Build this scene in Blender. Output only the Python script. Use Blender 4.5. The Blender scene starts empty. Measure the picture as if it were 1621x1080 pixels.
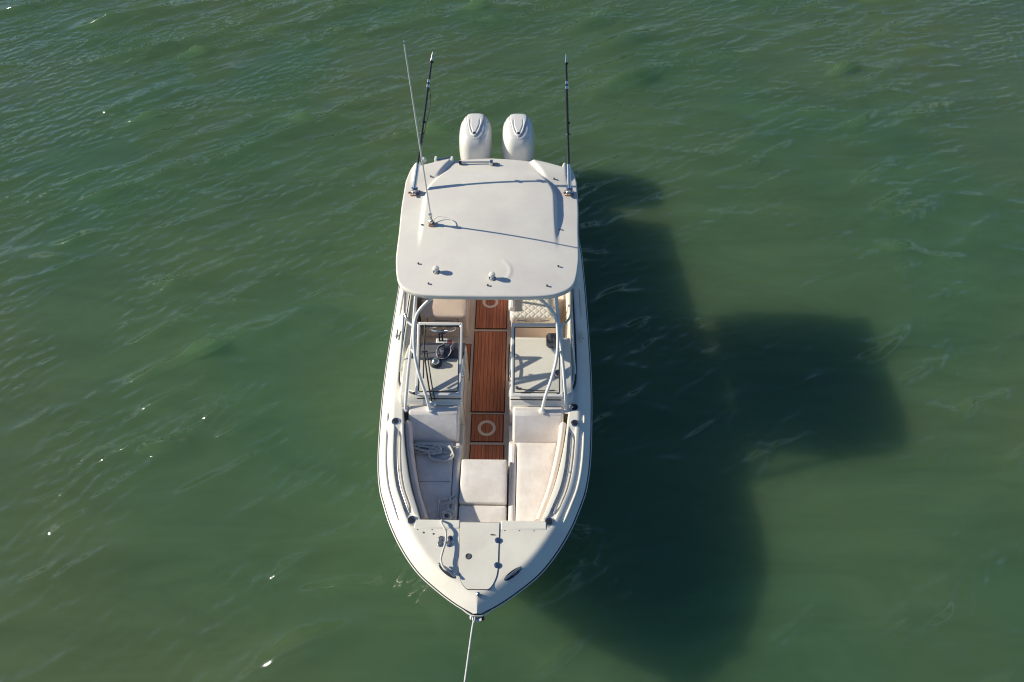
import bpy, bmesh, math, random
import numpy as np
from mathutils import Vector, Matrix

R = math.radians
rng = np.random.default_rng(7)
random.seed(7)
scn = bpy.context.scene
C = scn.collection

# ------------------------------------------------------------------ camera
cd = bpy.data.cameras.new('camera'); cam = bpy.data.objects.new('camera', cd); C.objects.link(cam)
cd.lens = 24.0; cd.sensor_width = 36.0; cd.clip_start = 0.1; cd.clip_end = 6000
cam.location = (0, 0, 9.2); cam.rotation_euler = (R(38), 0, 0)
scn.camera = cam

# ------------------------------------------------------------------ world and sun
SUN_DIR = Vector((-5.29, 0.98, 2.5)).normalized()
EL = math.asin(SUN_DIR.z); AZ = math.atan2(SUN_DIR.x, SUN_DIR.y)
w = bpy.data.worlds.new('World'); scn.world = w; w.use_nodes = True
nt = w.node_tree; nt.nodes.clear()
sky = nt.nodes.new('ShaderNodeTexSky'); sky.sky_type = 'NISHITA'; sky.sun_disc = False
sky.sun_elevation = EL; sky.sun_rotation = AZ; sky.air_density = 1.0; sky.dust_density = 0.5; sky.ozone_density = 6.0
bg = nt.nodes.new('ShaderNodeBackground'); bg.inputs['Strength'].default_value = 0.082
wo = nt.nodes.new('ShaderNodeOutputWorld')
nt.links.new(sky.outputs[0], bg.inputs[0]); nt.links.new(bg.outputs[0], wo.inputs[0])
sl = bpy.data.lights.new('sun', 'SUN'); sl.energy = 5.0; sl.angle = R(0.53); sl.color = (1.0, 0.915, 0.745)
so = bpy.data.objects.new('sun', sl); C.objects.link(so)
so.rotation_euler = (-SUN_DIR).to_track_quat('-Z', 'Y').to_euler(); so.location = (-20, 5, 15)
vs = scn.view_settings; vs.view_transform = 'Standard'; vs.look = 'None'; vs.gamma = 1.0; vs.exposure = 0.24
vs.use_curve_mapping = False
scn.render.engine = 'CYCLES'
cy = scn.cycles
cy.use_denoising = True; cy.denoising_prefilter = 'NONE'; cy.use_adaptive_sampling = False; cy.filter_width = 1.15
cy.max_bounces = 8; cy.diffuse_bounces = 6; cy.glossy_bounces = 4; cy.transparent_max_bounces = 16
cy.sample_clamp_indirect = 6.0; cy.caustics_reflective = False; cy.caustics_refractive = False

# ------------------------------------------------------------------ materials
def new_mat(name):
    m = bpy.data.materials.new(name); m.use_nodes = True
    t = m.node_tree; p = t.nodes['Principled BSDF']
    return m, t, p
def mat(name, col, rough=0.5, metal=0.0, coat=0.0, var=0.06, vscale=3.0, bump=0.0, bscale=60.0, spec=0.5, dirt=None):
    m, t, p = new_mat(name)
    N, L = t.nodes, t.links
    p.inputs['Metallic'].default_value = metal; p.inputs['Coat Weight'].default_value = coat
    p.inputs['Coat Roughness'].default_value = 0.12; p.inputs['Specular IOR Level'].default_value = spec
    tc = N.new('ShaderNodeTexCoord'); nz = N.new('ShaderNodeTexNoise')
    nz.inputs['Scale'].default_value = vscale; nz.inputs['Detail'].default_value = 6; nz.inputs['Roughness'].default_value = .65
    L.new(tc.outputs['Object'], nz.inputs['Vector'])
    mx = N.new('ShaderNodeMix'); mx.data_type = 'RGBA'
    c2 = dirt if dirt else tuple(c * (1 - 2.2 * var) for c in col)
    mx.inputs[6].default_value = (*[min(1, c * (1 + var)) for c in col], 1); mx.inputs[7].default_value = (*c2, 1)
    rp = N.new('ShaderNodeMapRange'); rp.inputs[1].default_value = .35; rp.inputs[2].default_value = .8
    L.new(nz.outputs['Fac'], rp.inputs[0]); L.new(rp.outputs[0], mx.inputs[0]); L.new(mx.outputs[2], p.inputs['Base Color'])
    rr = N.new('ShaderNodeMapRange'); rr.inputs[3].default_value = max(.02, rough - .08); rr.inputs[4].default_value = min(1, rough + .1)
    L.new(nz.outputs['Fac'], rr.inputs[0]); L.new(rr.outputs[0], p.inputs['Roughness'])
    if bump:
        n2 = N.new('ShaderNodeTexNoise'); n2.inputs['Scale'].default_value = bscale; n2.inputs['Detail'].default_value = 3
        L.new(tc.outputs['Object'], n2.inputs['Vector'])
        b = N.new('ShaderNodeBump'); b.inputs['Strength'].default_value = bump; b.inputs['Distance'].default_value = .01
        L.new(n2.outputs['Fac'], b.inputs['Height']); L.new(b.outputs[0], p.inputs['Normal'])
    return m
M = {}
M['gel'] = mat('gelcoat', (.82, .795, .70), .34, coat=.15, var=.02, vscale=1.6, dirt=(.74, .70, .63))
M['deck'] = mat('nonskid_deck', (.81, .785, .69), .5, var=.03, vscale=2.2, bump=.12, bscale=220, dirt=(.70, .655, .58))
M['hull'] = mat('hull_gelcoat', (.78, .78, .76), .2, coat=.4, var=.02)
M['top'] = mat('hardtop_gelcoat', (.82, .795, .705), .42, coat=.1, var=.03, vscale=1.3, dirt=(.72, .665, .63), bump=.05, bscale=160)
M['vinyl'] = mat('vinyl', (.83, .795, .75), .48, var=.03, vscale=4, bump=.25, bscale=14, dirt=(.66, .60, .53))
M['vinyl_tan'] = mat('tan_vinyl', (.66, .53, .44), .5, var=.05, vscale=5, bump=.25, bscale=16)
M['bolster'] = mat('bolster_vinyl', (.70, .60, .55), .5, var=.04, vscale=5, bump=.25, bscale=16)
M['liner'] = mat('cockpit_liner', (.72, .61, .53), .45, var=.05, vscale=3)
M['pipe'] = mat('powder_coated_tube', (.80, .79, .76), .3, coat=.3, var=.02)
M['chrome'] = mat('stainless', (.62, .62, .62), .18, metal=1, var=.05, vscale=12)
M['rail'] = mat('brushed_rail', (.66, .64, .63), .34, metal=1, var=.04, vscale=12)
M['black'] = mat('black_rubber', (.018, .018, .02), .5, var=.2, vscale=9)
M['carbon'] = mat('black_pole', (.014, .015, .018), .28, coat=.5, var=.2, vscale=9)
M['navy'] = mat('navy_dash', (.028, .032, .055), .45, var=.15)
M['grey'] = mat('grey_plastic', (.13, .125, .14), .5, var=.1)
M['red'] = mat('red_plastic', (.42, .05, .035), .45, var=.1)
M['copper'] = mat('bronze_base', (.42, .27, .19), .35, metal=.6, var=.1)
M['rope'] = mat('white_rope', (.66, .64, .60), .8, var=.1, vscale=30, bump=.8, bscale=160)
M['motor'] = mat('motor_paint', (.78, .765, .73), .3, coat=.35, var=.015, vscale=2)
M['caulk'] = mat('dark_caulk', (.035, .014, .008), .7, var=.2)
M['seam'] = mat('seam', (.10, .085, .075), .7, var=.2)
M['seam2'] = mat('stitching', (.40, .36, .33), .8, var=.1)
M['seam3'] = mat('grey_seam', (.42, .41, .43), .6, var=.1)
M['ring'] = mat('pale_inlay', (.78, .66, .58), .6, var=.05)

def teak_mat():
    m, t, p = new_mat('teak'); N, L = t.nodes, t.links
    tc = N.new('ShaderNodeTexCoord'); oi = N.new('ShaderNodeObjectInfo')
    mp = N.new('ShaderNodeMapping'); mp.inputs['Scale'].default_value = (70, 3.5, 20)
    ad = N.new('ShaderNodeVectorMath'); ad.operation = 'ADD'
    sc = N.new('ShaderNodeVectorMath'); sc.operation = 'SCALE'; sc.inputs['Scale'].default_value = 40
    cb = N.new('ShaderNodeCombineXYZ'); L.new(oi.outputs['Random'], cb.inputs[0]); L.new(oi.outputs['Random'], cb.inputs[1])
    L.new(cb.outputs[0], sc.inputs[0]); L.new(tc.outputs['Object'], mp.inputs[0]); L.new(mp.outputs[0], ad.inputs[0]); L.new(sc.outputs[0], ad.inputs[1])
    nz = N.new('ShaderNodeTexNoise'); nz.inputs['Scale'].default_value = 1; nz.inputs['Detail'].default_value = 5
    L.new(ad.outputs[0], nz.inputs['Vector'])
    cr = N.new('ShaderNodeValToRGB')
    cr.color_ramp.elements[0].position = .3; cr.color_ramp.elements[0].color = (.42, .125, .062, 1)
    cr.color_ramp.elements[1].position = .75; cr.color_ramp.elements[1].color = (.64, .24, .125, 1)
    L.new(nz.outputs['Fac'], cr.inputs[0])
    hs = N.new('ShaderNodeHueSaturation'); mr = N.new('ShaderNodeMapRange'); mr.inputs[3].default_value = .82; mr.inputs[4].default_value = 1.15
    L.new(oi.outputs['Random'], mr.inputs[0]); L.new(mr.outputs[0], hs.inputs['Value']); L.new(cr.outputs[0], hs.inputs['Color'])
    L.new(hs.outputs[0], p.inputs['Base Color']); p.inputs['Roughness'].default_value = .55
    return m
M['teak'] = teak_mat()

def quilt_mat():
    m, t, p = new_mat('quilted_vinyl'); N, L = t.nodes, t.links
    p.inputs['Base Color'].default_value = (.76, .72, .655, 1); p.inputs['Roughness'].default_value = .5
    tc = N.new('ShaderNodeTexCoord'); sp = N.new('ShaderNodeSeparateXYZ'); L.new(tc.outputs['Object'], sp.inputs[0])
    outs = []
    for s in (1, -1):
        a = N.new('ShaderNodeMath'); a.operation = 'MULTIPLY_ADD'; L.new(sp.outputs[0], a.inputs[0]); a.inputs[1].default_value = s; L.new(sp.outputs[1], a.inputs[2])
        b = N.new('ShaderNodeMath'); b.operation = 'PINGPONG'; L.new(a.outputs[0], b.inputs[0]); b.inputs[1].default_value = .06
        outs.append(b)
    mi = N.new('ShaderNodeMath'); mi.operation = 'MINIMUM'; L.new(outs[0].outputs[0], mi.inputs[0]); L.new(outs[1].outputs[0], mi.inputs[1])
    mr = N.new('ShaderNodeMapRange'); mr.inputs[1].default_value = 0; mr.inputs[2].default_value = .03; L.new(mi.outputs[0], mr.inputs[0])
    bp = N.new('ShaderNodeBump'); bp.inputs['Strength'].default_value = 1; bp.inputs['Distance'].default_value = .006
    L.new(mr.outputs[0], bp.inputs['Height']); L.new(bp.outputs[0], p.inputs['Normal'])
    return m
M['quilt'] = quilt_mat()

def glass_mat():
    m = bpy.data.materials.new('clear_glazing'); m.use_nodes = True; t = m.node_tree; N, L = t.nodes, t.links; N.clear()
    o = N.new('ShaderNodeOutputMaterial'); tr = N.new('ShaderNodeBsdfTransparent'); tr.inputs[0].default_value = (.985, .99, .99, 1)
    gl = N.new('ShaderNodeBsdfGlossy'); gl.inputs['Roughness'].default_value = .03; gl.inputs[0].default_value = (1, 1, 1, 1)
    ge = N.new('ShaderNodeNewGeometry'); dt = N.new('ShaderNodeVectorMath'); dt.operation = 'DOT_PRODUCT'
    L.new(ge.outputs['Normal'], dt.inputs[0]); L.new(ge.outputs['Incoming'], dt.inputs[1])
    ab = N.new('ShaderNodeMath'); ab.operation = 'ABSOLUTE'; L.new(dt.outputs['Value'], ab.inputs[0])
    om = N.new('ShaderNodeMath'); om.operation = 'SUBTRACT'; om.inputs[0].default_value = 1; L.new(ab.outputs[0], om.inputs[1])
    pw = N.new('ShaderNodeMath'); pw.operation = 'POWER'; L.new(om.outputs[0], pw.inputs[0]); pw.inputs[1].default_value = 5
    fr = N.new('ShaderNodeMath'); fr.operation = 'MULTIPLY_ADD'; L.new(pw.outputs[0], fr.inputs[0]); fr.inputs[1].default_value = .9; fr.inputs[2].default_value = .045   # Schlick, both faces of the sheet
    mx = N.new('ShaderNodeMixShader'); L.new(fr.outputs[0], mx.inputs[0]); L.new(tr.outputs[0], mx.inputs[1]); L.new(gl.outputs[0], mx.inputs[2]); L.new(mx.outputs[0], o.inputs[0])
    return m
M['glass'] = glass_mat()

def water_mat():
    m, t, p = new_mat('green_sea_water'); N, L = t.nodes, t.links
    tc = N.new('ShaderNodeTexCoord')
    def noise(scale, detail, sx=1, sy=1, rot=0, rough=.55, dist=0):
        mp = N.new('ShaderNodeMapping'); mp.inputs['Scale'].default_value = (sx, sy, 1); mp.inputs['Rotation'].default_value = (0, 0, rot)
        nz = N.new('ShaderNodeTexNoise'); nz.inputs['Scale'].default_value = scale; nz.inputs['Detail'].default_value = detail
        nz.inputs['Roughness'].default_value = rough; nz.inputs['Distortion'].default_value = dist
        L.new(tc.outputs['Object'], mp.inputs[0]); L.new(mp.outputs[0], nz.inputs['Vector']); return nz
    big = noise(.13, 3, dist=.6); streak = noise(.9, 8, .4, 1.5, R(28), rough=.68, dist=.9)
    r1 = N.new('ShaderNodeValToRGB'); e = r1.color_ramp.elements
    e[0].position = .36; e[0].color = WATER_A; e[1].position = .66; e[1].color = WATER_B
    L.new(big.outputs['Fac'], r1.inputs[0])
    r2 = N.new('ShaderNodeMapRange'); r2.inputs[1].default_value = .3; r2.inputs[2].default_value = .75; r2.inputs[3].default_value = .84; r2.inputs[4].default_value = 1.16
    L.new(streak.outputs['Fac'], r2.inputs[0])
    mu = N.new('ShaderNodeVectorMath'); mu.operation = 'SCALE'; L.new(r1.outputs[0], mu.inputs[0]); L.new(r2.outputs[0], mu.inputs['Scale'])
    L.new(mu.outputs[0], p.inputs['Base Color'])
    # body of the water: light scattered below the surface, so its own normal is level; the ripples live in the clear surface coat
    p.subsurface_method = 'BURLEY'
    p.inputs['Specular IOR Level'].default_value = 0.0; p.inputs['Roughness'].default_value = 1.0; p.inputs['IOR'].default_value = 1.333
    p.inputs['Subsurface Weight'].default_value = 1.0; p.inputs['Subsurface Radius'].default_value = (.8, 1.0, .9); p.inputs['Subsurface Scale'].default_value = 2.0
    up = N.new('ShaderNodeCombineXYZ'); up.inputs[2].default_value = 1.0; L.new(up.outputs[0], p.inputs['Normal'])
    p.inputs['Coat Weight'].default_value = 1.0; p.inputs['Coat IOR'].default_value = 1.333; p.inputs['Coat Roughness'].default_value = .04
    f1 = noise(3.2, 5, .6, 1.5, R(30), .6, .5); f2 = noise(11, 3, .7, 1.3, R(20), .5, .3)
    b1 = N.new('ShaderNodeBump'); b1.inputs['Strength'].default_value = 1; b1.inputs['Distance'].default_value = .004
    b2 = N.new('ShaderNodeBump'); b2.inputs['Strength'].default_value = 1; b2.inputs['Distance'].default_value = .0012
    L.new(f1.outputs['Fac'], b1.inputs['Height']); L.new(f2.outputs['Fac'], b2.inputs['Height'])
    at = N.new('ShaderNodeAttribute'); at.attribute_name = 'ripple_slope'
    nn = N.new('ShaderNodeVectorMath'); nn.operation = 'NORMALIZE'; L.new(at.outputs['Vector'], nn.inputs[0]); L.new(nn.outputs[0], b1.inputs['Normal'])
    L.new(b1.outputs[0], b2.inputs['Normal']); L.new(b2.outputs[0], p.inputs['Coat Normal'])
    return m
WATER_A = (.057, .121, .061, 1); WATER_B = (.086, .130, .062, 1)
M['water'] = water_mat()

# ------------------------------------------------------------------ mesh helpers
def finish(name, me, m, parent=None, smooth=True, bevel=0.0, angle=35):
    o = bpy.data.objects.new(name, me); C.objects.link(o)
    if m is not None: me.materials.append(M[m] if isinstance(m, str) else m)
    if smooth:
        for p in me.polygons: p.use_smooth = True
        me.set_sharp_from_angle(angle=R(angle))
    if bevel:
        b = o.modifiers.new('bevel', 'BEVEL'); b.width = bevel; b.segments = 3; b.limit_method = 'ANGLE'; b.angle_limit = R(30)
        b.harden_normals = False
    if parent is not None: o.parent = parent
    return o
def mesh(name, v, f, m, parent=None, smooth=True, bevel=0.0, angle=35, recalc=True):
    me = bpy.data.meshes.new(name); me.from_pydata([tuple(map(float, x)) for x in v], [], [tuple(map(int, x)) for x in f])
    if recalc:
        bm = bmesh.new(); bm.from_mesh(me); bmesh.ops.remove_doubles(bm, verts=bm.verts, dist=1e-6)
        bmesh.ops.recalc_face_normals(bm, faces=bm.faces); bm.to_mesh(me); bm.free()
    me.update()
    return finish(name, me, m, parent, smooth, bevel, angle)
def box(name, a, b, m, parent=None, bevel=.008):
    (x0, y0, z0), (x1, y1, z1) = a, b
    v = [(x0, y0, z0), (x1, y0, z0), (x1, y1, z0), (x0, y1, z0), (x0, y0, z1), (x1, y0, z1), (x1, y1, z1), (x0, y1, z1)]
    f = [(3, 2, 1, 0), (4, 5, 6, 7), (0, 1, 5, 4), (1, 2, 6, 5), (2, 3, 7, 6), (3, 0, 4, 7)]
    return mesh(name, v, f, m, parent, bevel=bevel)
def spline(pts, n=8, closed=False):
    P = np.array(pts, float); k = len(P); out = []
    if k == 2 and not closed: return np.array([P[0] + (P[1] - P[0]) * i / n for i in range(n + 1)])
    rngk = range(k if closed else k - 1)
    for i in rngk:
        p1, p2 = P[i], P[(i + 1) % k]
        p0 = P[(i - 1) % k] if closed or i > 0 else 2 * p1 - p2
        p3 = P[(i + 2) % k] if closed or i + 2 < k else 2 * p2 - p1
        for j in range(n):
            t = j / n
            out.append(.5 * (2 * p1 + (p2 - p0) * t + (2 * p0 - 5 * p1 + 4 * p2 - p3) * t * t + (3 * p1 - p0 - 3 * p2 + p3) * t ** 3))
    if not closed: out.append(P[-1])
    return np.array(out)
def tube_geo(path, r, sides=10, closed=False, rx=None, up=None, caps=True):
    P = np.array(path, float); n = len(P)
    rr = np.full(n, r, float) if np.isscalar(r) else np.array(r, float)
    T = np.zeros_like(P)
    for i in range(n):
        a = P[(i - 1) % n] if closed or i > 0 else P[i]; b = P[(i + 1) % n] if closed or i < n - 1 else P[i]
        d = b - a; T[i] = d / (np.linalg.norm(d) + 1e-12)
    u0 = np.array(up, float) if up is not None else (np.array([0, 0, 1.]) if abs(T[0][2]) < .9 else np.array([1., 0, 0]))
    v, f = [], []; prev = u0
    for i in range(n):
        if up is not None: prev = u0
        nn = prev - T[i] * np.dot(prev, T[i]); nn /= np.linalg.norm(nn) + 1e-12; bb = np.cross(T[i], nn); prev = nn
        for k in range(sides):
            a = 2 * math.pi * k / sides
            v.append(P[i] + nn * math.cos(a) * rr[i] + bb * math.sin(a) * rr[i] * (rx if rx else 1))
    m = n if closed else n - 1
    for i in range(m):
        for k in range(sides):
            a = i * sides + k; b = i * sides + (k + 1) % sides; c = ((i + 1) % n) * sides + (k + 1) % sides; d = ((i + 1) % n) * sides + k
            f.append((a, b, c, d))
    if not closed and caps:
        f.append(tuple(range(sides - 1, -1, -1))); f.append(tuple((n - 1) * sides + k for k in range(sides)))
    return v, f
def tube(name, pts, r, m, parent=None, n=6, sides=10, closed=False, smooth_path=True, rx=None, up=None):
    p = spline(pts, n, closed) if smooth_path else np.array(pts, float)
    v, f = tube_geo(p, r, sides, closed, rx, up)
    return mesh(name, v, f, m, parent, angle=50)
def lathe(name, prof, m, parent=None, loc=(0, 0, 0), sides=24, axis=(0, 0, 1)):
    v, f = [], []
    q = Vector((0, 0, 1)).rotation_difference(Vector(axis).normalized())
    for (r, z) in prof:
        for k in range(sides):
            a = 2 * math.pi * k / sides
            p = q @ Vector((r * math.cos(a), r * math.sin(a), z)); v.append((p.x + loc[0], p.y + loc[1], p.z + loc[2]))
    for i in range(len(prof) - 1):
        for k in range(sides):
            f.append((i * sides + k, i * sides + (k + 1) % sides, (i + 1) * sides + (k + 1) % sides, (i + 1) * sides + k))
    f.append(tuple(range(sides - 1, -1, -1))); f.append(tuple((len(prof) - 1) * sides + k for k in range(sides)))
    return mesh(name, v, f, m, parent, angle=40)
def round_poly(pts, r, n=5):
    out = []; k = len(pts)
    for i in range(k):
        p = np.array(pts[i], float); a = np.array(pts[i - 1], float) - p; b = np.array(pts[(i + 1) % k], float) - p
        la, lb = np.linalg.norm(a), np.linalg.norm(b); rr = min(r, la * .45, lb * .45)
        s, e = p + a / la * rr, p + b / lb * rr
        for j in range(n + 1):
            t = j / n; out.append((1 - t) ** 2 * s + 2 * t * (1 - t) * p + t * t * e)
    return np.array(out)
def resample(poly, step=.05):
    out = []; k = len(poly)
    for i in range(k):
        a, b = poly[i], poly[(i + 1) % k]; n = max(1, int(np.linalg.norm(b - a) / step))
        for j in range(n): out.append(a + (b - a) * j / n)
    return np.array(out)
def cushion(name, pts, z0, z1, m, parent=None, r=.04, corner=.06, crown=.012, tilt=None):
    """upholstered pad: outline polygon, rolled top edge, slightly crowned top"""
    P = resample(round_poly(pts, corner)); n = len(P)
    area = sum(P[i][0] * P[(i + 1) % n][1] - P[(i + 1) % n][0] * P[i][1] for i in range(n))
    if area < 0: P = P[::-1]
    Tn = np.roll(P, -1, 0) - np.roll(P, 1, 0); Tn /= np.linalg.norm(Tn, axis=1)[:, None]
    Nn = np.stack([-Tn[:, 1], Tn[:, 0]], 1)
    cen = P.mean(0); v, f = [], []
    rings = [(0.012, z0), (0, z0 + .02), (0, z1 - r)] + [(r * (1 - math.cos(a)), z1 - r + r * math.sin(a)) for a in (.35, .7, 1.05, 1.35)]
    for off, z in rings:
        for q in P + Nn * off: v.append((q[0], q[1], z))
    base = P + Nn * rings[-1][0]
    for s in (.8, .55, .3, .1):
        for q in cen + (base - cen) * s:
            v.append((q[0], q[1], z1 + crown * (1 - s * s)))
    nr = len(rings) + 4
    for i in range(nr - 1):
        for k in range(n): f.append((i * n + k, i * n + (k + 1) % n, (i + 1) * n + (k + 1) % n, (i + 1) * n + k))
    f.append(tuple((nr - 1) * n + k for k in range(n))); f.append(tuple(range(n - 1, -1, -1)))
    if tilt: v = [(x, y, z + tilt(x, y)) for x, y, z in v]
    return mesh(name, v, f, m, parent, angle=60)
def plate(name, pts, zf, th, m, parent=None, bevel=.003):
    n = len(pts); v = [(p[0], p[1], zf(p[0], p[1])) for p in pts] + [(p[0], p[1], zf(p[0], p[1]) + th) for p in pts]
    f = [tuple(range(n - 1, -1, -1)), tuple(range(n, 2 * n))] + [(k, (k + 1) % n, n + (k + 1) % n, n + k) for k in range(n)]
    return mesh(name, v, f, m, parent, bevel=bevel)
def prism(name, prof, u0, u1, m, parent=None, bevel=.02):
    """profile in (s,z) extruded across the boat from u0 to u1"""
    n = len(prof); v = [(u0, s, z) for s, z in prof] + [(u1, s, z) for s, z in prof]
    f = [tuple(range(n)), tuple(range(2 * n - 1, n - 1, -1))] + [(k, n + k, n + (k + 1) % n, (k + 1) % n) for k in range(n)]
    return mesh(name, v, f, m, parent, bevel=bevel)
def grid_faces(nr, nc, f, off=0):
    for i in range(nr - 1):
        for j in range(nc - 1):
            a = off + i * nc + j; f.append((a, a + 1, a + nc + 1, a + nc))
def empty(name, loc=(0, 0, 0), rz=0, parent=None):
    o = bpy.data.objects.new(name, None); C.objects.link(o); o.location = loc; o.rotation_euler = (0, 0, rz); o.empty_display_size = .3
    if parent is not None: o.parent = parent
    return o
def tag(o, label=None, cat=None, kind=None, group=None):
    if label: o['label'] = label
    if cat: o['category'] = cat
    if kind: o['kind'] = kind
    if group: o['group'] = group
    return o
def ss(a, b, x):
    t = np.clip((np.asarray(x, float) - a) / (b - a), 0, 1); return t * t * (3 - 2 * t)

# ------------------------------------------------------------------ water
def build_water():
    def axis(a, b, step, far):
        core = np.arange(a, b + step * .5, step)
        lo, hi = [], []; d = step; x = a
        while x > -far: d *= 1.35; x -= d; lo.append(x)
        d = step; x = core[-1]
        while x < far: d *= 1.35; x += d; hi.append(x)
        return np.concatenate([lo[::-1], core, hi])
    STEP = .045
    X = axis(-17.0, 17.0, STEP, 2500); Y = axis(0.0, 22.0, STEP, 2500)
    gx, gy = np.meshgrid(X, Y)
    ix = np.where((X > -17.0 - 1e-6) & (X < 17.0 + STEP))[0]; iy = np.where((Y > -1e-6) & (Y < 22.0 + STEP))[0]
    cxx, cyy = np.meshgrid(X[ix], Y[iy]); NF = 1024
    kx = 2 * math.pi * np.fft.fftfreq(NF, STEP); KX, KY = np.meshgrid(kx, kx); KK = np.hypot(KX, KY); KK[0, 0] = 1e-9
    r = np.random.default_rng(23)
    def field(l0, l1, direc, power, slope_pow):
        """random wave field between two wavelengths: height and its two slopes, scaled to unit slope"""
        k0, k1 = 2 * math.pi / l1, 2 * math.pi / l0
        band = np.exp(-(k0 / KK) ** 4) * np.exp(-(KK / k1) ** 4)
        c = np.abs((KX * math.cos(direc) + KY * math.sin(direc)) / KK)
        a = band * c ** power * KK ** (-slope_pow)
        sp = a * (r.normal(size=KK.shape) + 1j * r.normal(size=KK.shape))
        h = np.fft.ifft2(sp).real; hx = np.fft.ifft2(1j * KX * sp).real; hy = np.fft.ifft2(1j * KY * sp).real
        n = math.sqrt((hx ** 2 + hy ** 2).mean()); m, q = cxx.shape
        return h[:m, :q] / n, hx[:m, :q] / n, hy[:m, :q] / n
    gust = .78 * ss(3.0, 14, cyy - .62 * cxx - 2.0) + .22 * ss(8, 18, cyy)               # livelier towards the upper left
    p1 = field(3, 9, 0, 0, 1.0)[0]; p1 = p1 / p1.std(); p2 = field(1.5, 5, 0, 0, 1.0)[0]; p2 = p2 / p2.std()
    main = R(118)
    zc = np.zeros_like(cxx); sxc = np.zeros_like(cxx); syc = np.zeros_like(cxx)
    # crested wind waves: sharp crests, flat troughs
    for (l0, l1, pw, beta, amp, dr) in ((.75, 2.2, 14, 1.1, .105, 0), (.40, .95, 11, 1.25, .15, .08), (.5, 1.3, 6, 1.6, .07, -.5)):
        h, hx, hy = field(l0, l1, main + dr, pw, 1.6)
        sd = h.std(); e = np.exp(beta * h / sd - .5 * beta * beta) * np.clip(.62 + .46 * p1, .08, 2) * (.95 + 1.45 * gust) * amp
        zc += e * sd / beta; sxc += e * hx; syc += e * hy
    hcrest = np.clip(zc / zc.std() * .5 + .6, .15, 2.0)
    # fine ripples riding on them
    h, hx, hy = field(.13, .42, main + .1, 3, 1.4); e = .25 * hcrest * (.95 + .75 * gust) * np.clip(.7 + .4 * p2, .2, 2)
    zc += e * h; sxc += e * hx; syc += e * hy
    h, hx, hy = field(2.5, 7, main, 3, 1.5); zc += .022 * h; sxc += .022 * hx; syc += .022 * hy
    z = np.zeros_like(gx); sx = np.zeros_like(gx); sy = np.zeros_like(gx)
    edge_ = (1 - ss(15.5, 17, np.abs(cxx))) * (1 - ss(20.5, 22, cyy)) * ss(0, .8, cyy)
    sl_ix = np.ix_(iy, ix)
    z[sl_ix] = zc * edge_ * .25; sx[sl_ix] = sxc * edge_; sy[sl_ix] = syc * edge_
    nr, nc = gx.shape
    co = np.stack([gx, gy, z], -1).reshape(-1, 3)
    idx = np.arange(nr * nc).reshape(nr, nc)
    quads = np.stack([idx[:-1, :-1], idx[:-1, 1:], idx[1:, 1:], idx[1:, :-1]], -1).reshape(-1, 4)
    me = bpy.data.meshes.new('sea_water')
    me.vertices.add(len(co)); me.vertices.foreach_set('co', co.astype(np.float32).ravel())
    me.loops.add(quads.size); me.loops.foreach_set('vertex_index', quads.astype(np.int32).ravel())
    me.polygons.add(len(quads)); me.polygons.foreach_set('loop_start', np.arange(0, quads.size, 4, dtype=np.int32))
    me.polygons.foreach_set('use_smooth', np.ones(len(quads), dtype=bool))
    me.update(calc_edges=True); me.validate()
    at = me.attributes.new('ripple_slope', 'FLOAT_VECTOR', 'POINT')
    at.data.foreach_set('vector', np.stack([-sx, -sy, np.ones_like(sx)], -1).astype(np.float32).ravel())
    me.materials.append(M['water'])
    o = bpy.data.objects.new('sea_water', me); C.objects.link(o)
    return tag(o, 'green rippled sea water around the boat', 'water', kind='structure')
build_water()

# ------------------------------------------------------------------ boat: frame u (across), s (aft of the stem), z (above water)
boat = empty('motor_boat', (-0.395, 2.312, 0), -R(.737))
tag(boat, 'white twin-engine dual-console motor boat with hardtop, moored on green water', 'boat')
HB_S = [0, .03, .085, .25, .48, .78, 1.09, 1.33, 1.54, 1.85, 2.17, 2.78, 3.2, 3.8, 5.0, 6.0, 6.5, 7.0, 7.6, 8.25]
HB_U = [.045, .10, .205, .445, .715, .945, 1.12, 1.222, 1.30, 1.367, 1.408, 1.458, 1.482, 1.50, 1.51, 1.492, 1.452, 1.40, 1.35, 1.30]
def pchip(xs, ys):
    xs, ys = np.array(xs, float), np.array(ys, float); h = np.diff(xs); d = np.diff(ys) / h
    m = np.zeros(len(xs)); m[0], m[-1] = d[0], d[-1]
    for i in range(1, len(xs) - 1):
        m[i] = 0 if d[i - 1] * d[i] <= 0 else 2 * d[i - 1] * d[i] / (d[i - 1] + d[i])
    def fn(x):
        x = np.clip(x, xs[0], xs[-1]); i = np.clip(np.searchsorted(xs, x) - 1, 0, len(h) - 1); t = (x - xs[i]) / h[i]
        return ((1 + 2 * t) * (1 - t) ** 2) * ys[i] + t * (1 - t) ** 2 * h[i] * m[i] + t * t * (3 - 2 * t) * ys[i + 1] + t * t * (t - 1) * h[i] * m[i + 1]
    return fn
hb = pchip(HB_S, HB_U)
def zs(s): return 1.25 - .06 * min(max(s, 0), 5.0)
DROP, BAND = .125, .195
def dhb(s):
    a, b = max(0, s - .16), s + .16
    return (hb(b) - hb(a)) / (b - a)
def deck_z(u, s):
    dn = (hb(s) - abs(u)) / math.sqrt(1 + dhb(s) ** 2)
    x = min(max(dn / BAND, 0), 1)
    return zs(s) + DROP * (1 - (1 - x) ** 1.4)
def hc(s): return hb(s) - BAND * math.sqrt(1 + dhb(s) ** 2)          # crest of the rounded gunwale
UI = pchip([1.0, 1.2, 1.6, 2.0, 2.34, 2.6, 2.85, 3.2, 4.0, 6.0, 8.25], [.70, .775, .92, 1.02, 1.085, 1.12, 1.16, 1.20, 1.22, 1.19, 1.0])
LEN = 8.2

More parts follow.
